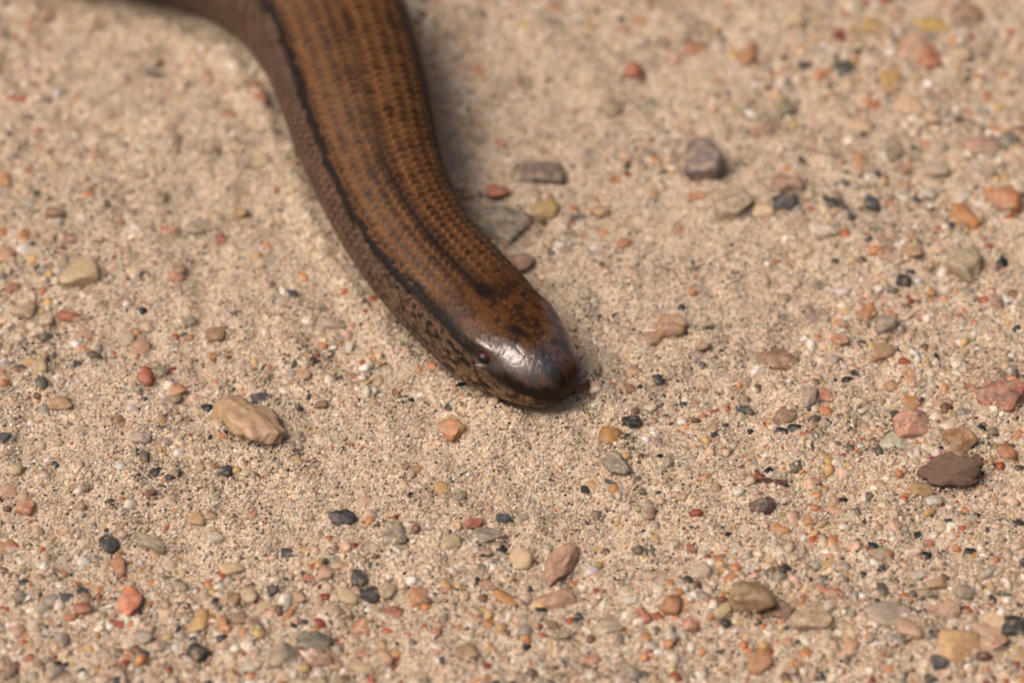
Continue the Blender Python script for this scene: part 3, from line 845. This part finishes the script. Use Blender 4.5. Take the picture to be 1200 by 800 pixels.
PLAIN = '''
305 116 17 17 rust;267 134 16 16 orange;113 181 16 14 orange;35 199 14 15 rust;8 213 18 18 amber;27 218 22 16 cream;170 118 18 14 olive;177 86 16 13 slate
251 179 20 14 olive 70;284 194 18 10 slate;337 172 18 17 white;307 189 24 16 cream;344 192 8 11 orange;324 224 14 9 rust 80;280 248 20 13 yellow;187 231 16 16 olive
64 248 24 11 brown;66 259 16 15 white;153 249 12 10 olive;196 271 25 14 rust;140 262 14 10 orange;44 54 14 10 red;56 89 16 15 cream;245 88 12 12 orange
282 96 20 12 cream;118 30 20 13 brown;54 17 24 18 brown;7 300 22 20 peach;83 370 34 15 rust;99 392 22 15 peach;29 363 30 22 cream;165 409 26 21 peach
149 397 20 18 palegrey;160 457 11 11 slate;204 469 18 15 olive;209 456 18 15 orange;4 438 12 12 red;221 394 13 10 orange;221 376 18 11 slate;251 417 13 12 amber
343 344 13 13 black;277 367 16 8 charcoal;137 493 17 16 brown;72 473 28 18 tan;165 511 24 15 palegrey;5 513 14 12 charcoal;388 378 34 13 grey;206 314 24 14 brown
207 326 20 9 orange;260 282 16 14 red;84 280 18 13 maroon;110 305 16 12 olive;155 299 14 10 olive;175 326 14 12 cream;366 422 10 8 charcoal;376 473 16 9 brown
391 442 9 9 maroon;245 513 6 8 black;348 511 17 16 palegrey;316 431 8 8 red;114 348 9 8 orange;15 338 14 13 rust;59 402 9 8 slate;91 427 10 10 charcoal
62 428 10 9 olive;35 424 14 12 yellow;48 429 20 18 cream;356 439 18 12 tan;10 576 22 20 peach;17 550 18 16 cream;101 570 14 14 olive;97 713 20 14 red
74 671 12 9 red;78 700 17 13 charcoal;95 694 17 11 charcoal;24 699 19 16 slate;168 746 24 20 palegrey;182 750 12 10 red;260 728 14 15 amber;393 778 16 18 peach
346 699 28 16 peach;311 711 22 16 cream;319 691 15 15 charcoal;289 700 24 20 cream;270 704 22 19 tan;280 724 20 17 pink;297 729 20 13 maroon;363 677 15 11 red
380 670 24 15 peach;270 665 30 18 cream;211 687 18 15 purple;187 707 11 12 slate;338 648 18 12 charcoal;216 644 13 9 vivid;231 608 22 16 tan;247 604 14 13 brown
265 552 19 15 charcoal;252 547 12 10 orange 70;204 553 13 13 slate;294 603 14 10 red;250 630 22 15 white;393 700 12 11 white;179 636 40 18 grey;36 773 14 14 red
12 790 17 16 olive;293 780 18 13 white;221 773 14 10 white;39 731 16 15 white;20 741 20 19 peach;8 641 20 18 orange;177 577 12 9 maroon;489 549 11 11 amber
473 545 10 6 orange;516 572 20 17 yellow;538 581 18 13 slate;429 588 18 13 peach;574 597 15 12 peach;589 607 17 11 charcoal -15;613 606 12 10 olive;611 655 26 25 cream
570 686 19 11 red;592 700 34 15 amber -18;522 690 14 11 rust;462 716 22 14 red -20;425 734 28 22 rust;424 765 20 12 red;518 726 18 13 slate 70;510 741 14 13 rust
739 702 16 13 white;787 706 22 22 orange;780 682 14 11 orange;657 743 23 13 olive 10;646 733 20 17 brown;626 724 20 15 grey;692 775 24 20 red -20;741 791 24 22 slate
726 780 20 13 olive;765 675 40 18 grey 18;712 735 40 20 grey 10;714 725 11 10 maroon;726 748 12 12 slate;662 777 8 8 charcoal;695 567 12 12 amber;686 574 12 10 black
714 565 16 8 charcoal -15;699 604 16 14 olive;732 594 14 12 white;763 599 20 13 brown 75;638 622 8 8 orange;564 664 12 10 slate;582 658 12 5 charcoal;567 646 18 10 pink
548 763 28 20 tan;538 737 13 12 rust;574 728 18 9 orange;451 771 22 17 peach;425 784 24 20 cream;454 689 28 22 cream 70;408 697 26 22 cream;525 635 30 18 cream
1094 586 20 14 white;846 716 24 19 cream;809 730 22 15 red;942 698 10 9 vivid;972 695 36 20 rust;1100 775 19 18 charcoal;1092 797 20 12 black;1168 726 32 20 cream -30
1105 716 42 22 brown;1087 638 14 11 vivid;1075 628 10 10 black;915 621 24 15 amber;916 633 12 11 slate;961 788 15 13 charcoal;891 778 30 24 orange;933 780 14 11 orange
996 740 20 17 cream;996 760 20 22 peach;1036 765 9 9 vivid;972 660 18 13 yellow;955 564 13 12 pink;1126 533 24 16 tan;980 600 24 17 peach;948 609 16 13 orange
810 641 12 12 red;843 653 16 10 rust;822 670 22 18 palegrey;838 670 12 11 olive;1130 694 26 18 grey;1099 682 22 15 tan;1083 694 20 13 olive;971 709 13 12 white
1075 673 18 13 white;973 238 18 18 black;1021 240 18 17 charcoal;1127 233 20 17 white;1006 190 25 13 amber 85;878 64 32 22 orange 70;1050 17 24 15 pink 75;1023 34 30 26 yellow
1045 93 34 30 yellow 70;1070 57 40 34 peach 75;1124 66 28 17 cream;1087 71 36 26 rust;1132 17 40 32 brown;1067 127 36 28 cream;1092 138 18 17 cream;1009 149 32 20 cream
920 127 28 24 olive;984 120 26 20 slate 70;1151 174 46 24 pink;1148 199 40 16 grey -8;1097 199 30 22 palegrey;1048 181 20 17 olive;1180 165 26 22 slate;893 152 30 16 pink
1060 198 12 12 orange;893 245 28 20 cream;813 56 34 24 rust;1154 107 16 10 rust 80;940 10 24 15 maroon;932 25 26 18 cream;943 76 16 11 charcoal;874 35 14 10 olive
1153 54 16 14 peach;817 230 24 13 rust;1087 226 22 15 white;560 83 19 15 red;751 26 24 12 orange;731 35 14 13 red;794 67 22 20 pink;765 121 18 15 slate
615 96 26 14 olive -20;714 128 32 20 olive 12;586 168 14 13 red;564 162 20 13 slate;702 248 26 15 peach;766 226 11 11 amber;733 182 24 18 pink -30;714 209 13 13 pink
753 47 16 14 white;778 50 18 13 olive;551 226 24 16 brown;1060 331 20 15 black -10;1016 370 28 21 orange 75;984 397 20 16 rust;969 463 21 20 red;948 464 26 19 palegrey 75
920 486 28 18 brown;1067 471 26 16 amber;1049 486 12 12 black;1139 455 18 12 red -25;1107 338 18 16 white;962 270 28 19 white;985 341 22 13 white;958 334 20 14 slate
921 349 20 13 olive 25;1041 295 26 20 maroon;1067 295 30 17 tan -12;1168 354 17 16 maroon;1186 345 13 10 maroon;830 387 14 12 black;1151 376 14 11 olive;1035 412 30 24 tan 40
1046 451 20 13 orange;1124 371 10 10 vivid;1105 476 24 20 peach;1100 511 18 17 slate;948 488 26 13 peach;873 481 24 11 charcoal;850 499 8 8 black;837 510 9 8 black
1002 438 10 8 black;742 435 18 15 peach;772 445 14 13 black;739 455 12 12 maroon;744 481 12 10 maroon;729 285 24 15 orange;816 417 20 14 palegrey;823 405 16 11 brown
740 315 8 8 orange;721 369 8 7 black;772 518 13 11 purple;463 460 13 10 red 70;783 541 16 14 slate 70;1180 530 22 22 orange;1163 505 16 11 olive;1195 770 16 18 tan
'''

def parse(line):
    w = line.split()
    return [float(w[0]), float(w[1]), float(w[2]), float(w[3]), w[4], float(w[5]) if len(w) > 5 else random.uniform(-14, 14)]

marked = [(parse(a[0]), a[1].strip(), a[2].strip()) for a in (ln.split('|') for ln in MARKED.strip().splitlines())]
plain_list = [parse(s) for ln in PLAIN.strip().splitlines() for s in ln.split(';')]

LIB = [stone_mesh('stone', 300 + i, 3, angular=[0.3, 0.5, 0.7, 0.95][i % 4], planes=8 + i % 6, rough=0.08 + 0.06 * (i % 3)) for i in range(28)]
for m_ in LIB:
    m_.materials.append(M_STONE['dull_stone'])

def stone_geometry(x, y, w, h, ang):
    """turn a pixel outline into a stone lying on the sand: centre, half sizes (mm), turn"""
    p = at(x, y, 0.0)
    g = float(ground_h(p[0], p[1]))
    k = px_mm(p)
    hw, hh = w * k / 2, h * k / 2
    a = math.radians(ang)
    se, ce = math.sin(ELEV), math.cos(ELEV)
    # the long axis in the picture becomes a direction on the ground
    gx, gy = math.cos(a), math.sin(a) / se
    stretch = math.hypot(gx, gy)
    yaw = math.atan2(gy, gx)
    # how much of the depth direction each axis shows
    t = 0.72 * min(hw, hh)
    la = hw * math.sqrt(max(0.25, 1 - (math.sin(a) * t * ce / hw) ** 2)) * (1 + (stretch - 1) * 0.75)
    cross = math.hypot(math.sin(yaw), math.cos(yaw) * se)
    lb = math.sqrt(max(0.3 * hh * hh, hh * hh - (t * ce * math.cos(a)) ** 2)) / cross
    return p, g, la, lb, t, yaw

STONES = []
def put_stone(spec, me, kind, name, sink=0.42, tilt=6, flat=1.0):
    x, y, w, h, colour, ang = spec
    p, g, la, lb, t, yaw = stone_geometry(x, y, w, h, ang)
    t *= flat
    zc = g + t * (1 - 2 * sink)
    q = at(x, y, g + t * 0.35)                       # what shows of it sits a little above the sand
    o = link(name, me, None, None)
    o.location = (q[0] * MM, q[1] * MM, zc * MM)
    o.rotation_euler = (math.radians(random.uniform(-tilt, tilt)), math.radians(random.uniform(-tilt, tilt)), yaw)
    o.scale = (la * MM, lb * MM, t * MM)
    c = np.clip((0.92 * lin(PAL[colour], ALB) + 0.08 * lin((200, 170, 140), ALB) * (colour not in ('charcoal', 'black'))) * random.uniform(0.86, 1.12) * np.array([random.uniform(.95, 1.05) for _ in range(3)]), 0, 0.9)
    o.color = (*c, 1)
    dark = c * random.uniform(0.55, 0.85) if random.random() < 0.45 else np.clip(0.5 * c + 0.5 * lin((214, 188, 160), ALB) * random.uniform(0.7, 1.05), 0, 0.85) if colour not in ('charcoal', 'black') else c * 1.8 + 0.01
    o['col2'] = [float(v) for v in dark]
    if o.material_slots:
        o.material_slots[0].link = 'OBJECT'
        o.material_slots[0].material = M_BARK if kind == 'bark' else M_STONE[kind]
    STONES.append((x, y, q[0], q[1], la, lb, yaw, t))
    return o

def wood_mesh(seed):
    # a broken sliver of bark: lens-shaped outline, splintered ends, fibres along its length
    p, f = stone_shape(1200 + seed, 4, angular=0.95, planes=7, rough=0.09)
    x = p[:, 0].copy()
    p[:, 1] *= 1 - 0.40 * np.clip(-x, 0, 1) ** 1.6 - 0.30 * np.clip(x, 0, 1) ** 4
    p[:, 1] += 0.22 * x + 0.30 * (fbm(x * 3.5 + seed, x * 0 + np.sign(p[:, 1]), 5, 3) - 0.5)
    fib = fbm(x * 1.4, p[:, 1] * 9 + 3, 6, 3) - 0.5
    p[:, 2] += 0.55 * fib * (p[:, 2] > -0.2)
    p[:, 0] += 0.28 * (fbm(p[:, 1] * 7 + 5, x * 0, 9, 2) - 0.5) * np.abs(x)
    return mesh_from('wood_chip', p * 1000.0, None, f)

def prep(me):
    me.materials.append(M_STONE['dull_stone'])
    return me

# the picked-out stones
SPECIAL = {  # short name -> shape settings
    'wood chip': dict(angular=0.8, planes=9, rough=0.15, taper=0.5), 'maroon splinter': dict(angular=0.9, planes=8, rough=0.08, taper=0.7),
    'two-toned tan rock': dict(angular=1.0, planes=10, rough=0.17), 'purple-grey cube': dict(angular=1.0, planes=3, rough=0.05),
    'honey-coloured disc': dict(angular=0.2, planes=14, rough=0.04), 'dark red cube': dict(angular=0.9, planes=4, rough=0.04),
    'cream triangle': dict(angular=1.0, planes=5, rough=0.02), 'pink granite pebble': dict(angular=0.3, planes=6, rough=0.02),
    'rough crumbly lump': dict(angular=0.4, planes=12, rough=0.14), 'crumbly brown lump': dict(angular=0.4, planes=12, rough=0.15),
    'big lumpy tan pebble': dict(angular=0.6, planes=12, rough=0.09), 'green-grey lens': dict(angular=0.3, planes=6, rough=0.03, taper=0.7),
    'black egg-shaped stone': dict(angular=0.2, planes=5, rough=0.02), 'pink quartz shard': dict(angular=1.0, planes=12, rough=0.12),
}
SINK = {'yellow twig-like sliver': 0.12, 'two-toned tan rock': 0.34, 'wood chip': 0.15, 'purple-grey cube': 0.18, 'big lumpy tan pebble': 0.2, 'honey-coloured disc': 0.38,
        'dark flat stone': 0.6, 'olive stone by the neck': 0.5, 'thin dark flake': 0.62, 'broad brown pebble': 0.6, 'rough crumbly lump': 0.35,
        'salmon pebble': 0.28, 'pink granite pebble': 0.3, 'crumbly brown lump': 0.25, 'black egg-shaped stone': 0.3, 'sandy slab': 0.55,
        'pink quartz shard': 0.35}
COL2 = {'purple-grey cube': (104, 88, 86), 'two-toned tan rock': (212, 172, 148), 'pink stone with slate patch': (160, 92, 74), 'charcoal stone with rust': (110, 66, 50),
        'two-part red stone': (206, 128, 88), 'wood chip': (70, 54, 46), 'big lumpy tan pebble': (136, 110, 82), 'olive stone by the neck': (96, 90, 82),
        'honey-coloured disc': (212, 170, 124), 'dark flat stone': (72, 66, 66), 'greenish white pebble': (186, 184, 160),
        'pink granite pebble': (176, 128, 106), 'shaded grey pebble': (96, 88, 80)}
MAIN = {'brown nugget': (150, 116, 82), 'yellow twig-like sliver': (216, 178, 92), 'purple-grey cube': (84, 72, 72), 'pink stone with slate patch': (118, 84, 72), 'honey-coloured disc': (210, 172, 128), 'two-toned tan rock': (196, 168, 132), 'wood chip': (122, 96, 78), 'greenish white pebble': (206, 200, 178),
        'rough crumbly lump': (196, 172, 142), 'big lumpy tan pebble': (174, 148, 114), 'salmon pebble': (212, 146, 98), 'olive stone by the neck': (128, 120, 104),
        'flattened grey-olive pebble': (158, 136, 106), 'black egg-shaped stone': (50, 54, 52), 'pink quartz shard': (168, 130, 108)}
for i, (spec, short, label) in enumerate(marked):
    kw = SPECIAL.get(short, dict(angular=0.3 + 0.5 * hash2(np.array(i), np.array(3), 2).item(), planes=7 + i % 6, rough=0.11))
    me = prep(wood_mesh(i) if short in ('wood chip', 'maroon splinter') else stone_mesh('pebble', (903 if i == 0 else 900 + i), 4 if spec[2] > 30 else 3, **kw))
    wood = short in ('wood chip', 'maroon splinter')
    kind = 'bark' if wood else KIND[spec[4]]
    o = put_stone(spec, me, kind, 'wood_chip' if wood else 'pebble', SINK.get(short, 0.38), 4, {'wood chip': 1.25, 'purple-grey cube': 1.35, 'big lumpy tan pebble': 1.15}.get(short, 1.0))
    if short in MAIN: o.color = (*lin(MAIN[short], ALB), 1)
    if short in COL2: o['col2'] = [float(v) for v in lin(COL2[short], ALB)]
    if short == 'wood chip': o.rotation_euler[0] = math.radians(14)
    o['label'] = label
    o['category'] = 'wood chip' if wood else 'pebble'
    o['group'] = 'stones and bits that stand out on the sand'

# the other single grains: described by look and by the nearest stone that stands out
SHORT = {'dark chip on the tan rock': 'dark chip by the tan rock'}
USED = set()
for i, spec in enumerate(plain_list):
    small = spec[2] < 17
    o = put_stone(spec, LIB[int(hash2(np.array(i), np.array(9), 4).item() * 27.99)], KIND[spec[4]], 'coarse_grain' if spec[2] < 15 else 'pebble', random.uniform(0.33, 0.49) - (0.12 if spec[4] in ('black', 'charcoal') else 0))
    size = 'tiny' if spec[2] < 11 else 'small' if spec[2] < 17 else 'medium' if spec[2] < 27 else 'large'
    asp = spec[2] / spec[3]
    shape = 'long' if asp > 1.75 else 'oval' if asp > 1.3 else 'rounded'
    noun = 'grain' if spec[2] < 15 else 'pebble'
    best = min(marked, key=lambda m: math.hypot(m[0][0] - spec[0], m[0][1] - spec[1]))
    d = math.hypot(best[0][0] - spec[0], best[0][1] - spec[1])
    rel = 'close beside' if d < 45 else 'near' if d < 95 else 'well away from'
    lab = f'{size} {shape} {WORD[spec[4]]} {noun} {rel} the {best[1]}'
    if lab in USED:
        near = sorted(marked, key=lambda m: math.hypot(m[0][0] - spec[0], m[0][1] - spec[1]))
        near = [m for m in near if len(m[1].split()) <= 3][:2]
        lab = f'{size} {shape} {WORD[spec[4]]} {noun} between the {near[0][1]} and the {near[1][1]}'
    USED.add(lab)
    o['label'] = lab
    o['category'] = noun
    o['group'] = 'single coloured grains and pebbles scattered on the sand'

# ------------------------------------------------------------------ loose sand: too many grains to count
def grain_collection(name, count, sub, seed, **kw):
    c = bpy.data.collections.new(name)
    for i in range(count):
        me = stone_mesh('grain', seed + i, sub, **kw)
        me.polygons.foreach_set('use_smooth', np.full(len(me.polygons), sub > 1, bool))
        me.materials.append(M_GRAIN)
        c.objects.link(bpy.data.objects.new(f'grain_shape_{i:02d}', me))
    return c

def scatter_group(name, coll):
    g = bpy.data.node_groups.new(name, 'GeometryNodeTree')
    g.interface.new_socket('Geometry', in_out='INPUT', socket_type='NodeSocketGeometry')
    g.interface.new_socket('Geometry', in_out='OUTPUT', socket_type='NodeSocketGeometry')
    gi, go = g.nodes.new('NodeGroupInput'), g.nodes.new('NodeGroupOutput')
    ci = g.nodes.new('GeometryNodeCollectionInfo')
    ci.inputs['Collection'].default_value = coll
    ci.inputs['Separate Children'].default_value = True
    ci.inputs['Reset Children'].default_value = True
    iop = g.nodes.new('GeometryNodeInstanceOnPoints')
    iop.inputs['Pick Instance'].default_value = True
    def named(n, t):
        a = g.nodes.new('GeometryNodeInputNamedAttribute'); a.data_type = t; a.inputs['Name'].default_value = n
        return a.outputs['Attribute']
    e = g.nodes.new('FunctionNodeEulerToRotation')
    g.links.new(named('rot', 'FLOAT_VECTOR'), e.inputs[0])
    g.links.new(gi.outputs[0], iop.inputs['Points'])
    g.links.new(ci.outputs[0], iop.inputs['Instance'])
    g.links.new(named('idx', 'INT'), iop.inputs['Instance Index'])
    g.links.new(e.outputs[0], iop.inputs['Rotation'])
    g.links.new(named('scl', 'FLOAT_VECTOR'), iop.inputs['Scale'])
    g.links.new(iop.outputs[0], go.inputs[0])
    return g

GC = [  # colour, share in fine sand, share in coarse sand
    ((218, 198, 174), .30, .16), ((204, 182, 156), .24, .12), ((232, 219, 202), .18, .14), ((238, 231, 222), .07, .06), ((184, 158, 130), .06, .07),
    ((216, 184, 160), .06, .13), ((204, 144, 98), .020, .085), ((208, 174, 118), .020, .060), ((178, 96, 60), .010, .036), ((142, 64, 48), .005, .018),
    ((172, 160, 146), .03, .05), ((112, 104, 92), .014, .03), ((66, 63, 60), .012, .026), ((34, 34, 36), .010, .026), ((120, 92, 74), .010, .022)]

def project(x, y, z=0.0):
    P = np.stack([x, y, np.zeros_like(x) + z], -1) - CAM
    dep = P @ FWD
    return 600 + FPX * (P @ RGT) / dep, 400 - FPX * (P @ UPV) / dep

def coarse_map(u, v):
    """how gravelly the sand is at a pixel of the photograph (0..1)"""
    n = fbm(u / 130.0 + 3, v / 90.0 + 8, 71, 3)
    base = 0.25 + 0.55 * smooth(560, 760, v) + 0.45 * smooth(820, 1050, u) + 0.18 * (1 - smooth(60, 260, u))
    fine = np.exp(-((u - 700) / 190) ** 2 - ((v - 400) / 130) ** 2) + 0.8 * np.exp(-((u - 330) / 130) ** 2 - ((v - 330) / 130) ** 2) \
        + 0.6 * np.exp(-((u - 640) / 140) ** 2 - ((v - 120) / 140) ** 2)
    return np.clip(base + 1.5 * (n - 0.5) - 0.30 * fine, 0.03, 1.0)

def scatter(name, label, coll, nshapes, n, smin, smax, power, share, use_map, sinkf, seed, pile=False):
    r = np.random.default_rng(seed)
    x = r.uniform(-70, 70, n); y = r.uniform(-66, 74, n)
    u, v = project(x, y)
    inside = (u > -160) & (u < 1360) & (v > -150) & (v < 950)
    keep = inside | (r.random(n) < 0.25)
    if use_map:
        keep &= r.random(n) < coarse_map(u, v)
    # none under the animal
    sl = S_L < 120
    B = S_XY[sl][::6]; wB = F_W(S_L[sl][::6])
    for (bx, by), bw in zip(B, wB):
        keep &= (x - bx) ** 2 + (y - by) ** 2 > (0.62 * bw) ** 2
    # nor inside the picked-out stones
    x, y = x[keep], y[keep]
    if smax > 0.3:
        ok = np.ones(len(x), bool)
        for (_, _, qx, qy, la, lb, yaw, t) in STONES:
            ok &= (x - qx) ** 2 + (y - qy) ** 2 > (0.75 * min(la, lb)) ** 2
        x, y = x[ok], y[ok]
    lift = np.zeros(len(x))
    if pile:
        ex, ey, el = [], [], []
        for (_, _, qx, qy, la, lb, yaw, t) in STONES:
            m = int(64 * (la + lb))
            th, rho = r.uniform(0, 6.283, m), r.uniform(0.72, 1.15, m)
            a_, b_ = la * rho * np.cos(th), lb * rho * np.sin(th)
            ex.append(qx + a_ * math.cos(yaw) - b_ * math.sin(yaw)); ey.append(qy + a_ * math.sin(yaw) + b_ * math.cos(yaw))
            el.append(np.clip(1.12 - rho, 0, 1) * t * 1.7 * r.random(m) * fbm(th * 1.3 + qx, th * 0 + qy, 66, 2) * 1.6)
        x = np.concatenate([x] + ex); y = np.concatenate([y] + ey); lift = np.concatenate([lift] + el)
    n = len(x)
    s = smin * (smax / smin) ** (r.random(n) ** power)               # half size in mm
    z = ground_h(x, y) + lift + s * (sinkf + (0.75 if pile else 0.35) * r.random(n))
    me = bpy.data.meshes.new(name)
    me.vertices.add(n)
    me.vertices.foreach_set('co', (np.stack([x, y, z], -1) * MM).astype(np.float32).ravel())
    scl = np.stack([s * r.uniform(.85, 1.3, n), s * r.uniform(.8, 1.1, n), s * r.uniform(.6, 1.0, n)], -1) * MM
    rot = np.stack([r.normal(0, .35, n), r.normal(0, .35, n), r.uniform(0, 6.28, n)], -1)
    pal = np.array([lin(c[0], ALB) for c in GC]); pr = np.array([c[share] for c in GC]); pr /= pr.sum()
    patch = fbm(x / 4.5 + 30, y / 4.5, 83, 3) + 0.6 * (fbm(x / 1.3, y / 1.3 + 9, 84, 2) - 0.5)
    ci = r.choice(len(GC), n, p=pr)
    darkset = np.array([4, 10, 11, 12, 14, 1, 4, 10])                # dull and dark minerals gather in patches
    swap = r.random(n) < np.clip((patch - 0.50) * 1.9, 0, 0.5)
    ci = np.where(swap, darkset[r.integers(0, len(darkset), n)], ci)
    # small dark and rusty patches rather than perfectly even mixing
    c = pal[ci] * r.uniform(.80, 1.12, n)[:, None] * r.uniform(.96, 1.04, (n, 3))
    for nm, typ, dat, key in (('scl', 'FLOAT_VECTOR', scl, 'vector'), ('rot', 'FLOAT_VECTOR', rot, 'vector'),
                              ('col', 'FLOAT_COLOR', np.hstack([np.clip(c, 0, .9), np.ones((n, 1))]), 'color')):
        a = me.attributes.new(nm, typ, 'POINT'); a.data.foreach_set(key, dat.astype(np.float32).ravel())
    a = me.attributes.new('idx', 'INT', 'POINT'); a.data.foreach_set('value', r.integers(0, nshapes, n).astype(np.int32))
    o = link(name, me, M_GRAIN, kind='stuff', label=label)
    o.modifiers.new('scatter', 'NODES').node_group = scatter_group(name + '_scatter', coll)
    print(name, n)
    return o

C_FINE = grain_collection('fine_grain_shapes', 10, 1, 2000, angular=0.8, planes=8, rough=0.05)
C_MID = grain_collection('coarse_grain_shapes', 14, 2, 2100, angular=1.0, planes=8, rough=0.10)
scatter('fine_sand', 'fine beige sand grains covering the ground everywhere', C_FINE, 10, 600000, 0.06, 0.165, 1.1, 1, False, -0.30, 1, True)
scatter('coarse_sand', 'coarser mixed sand grains lying among the fine sand', C_MID, 14, 92000, 0.14, 0.62, 2.4, 2, True, -0.46, 2)
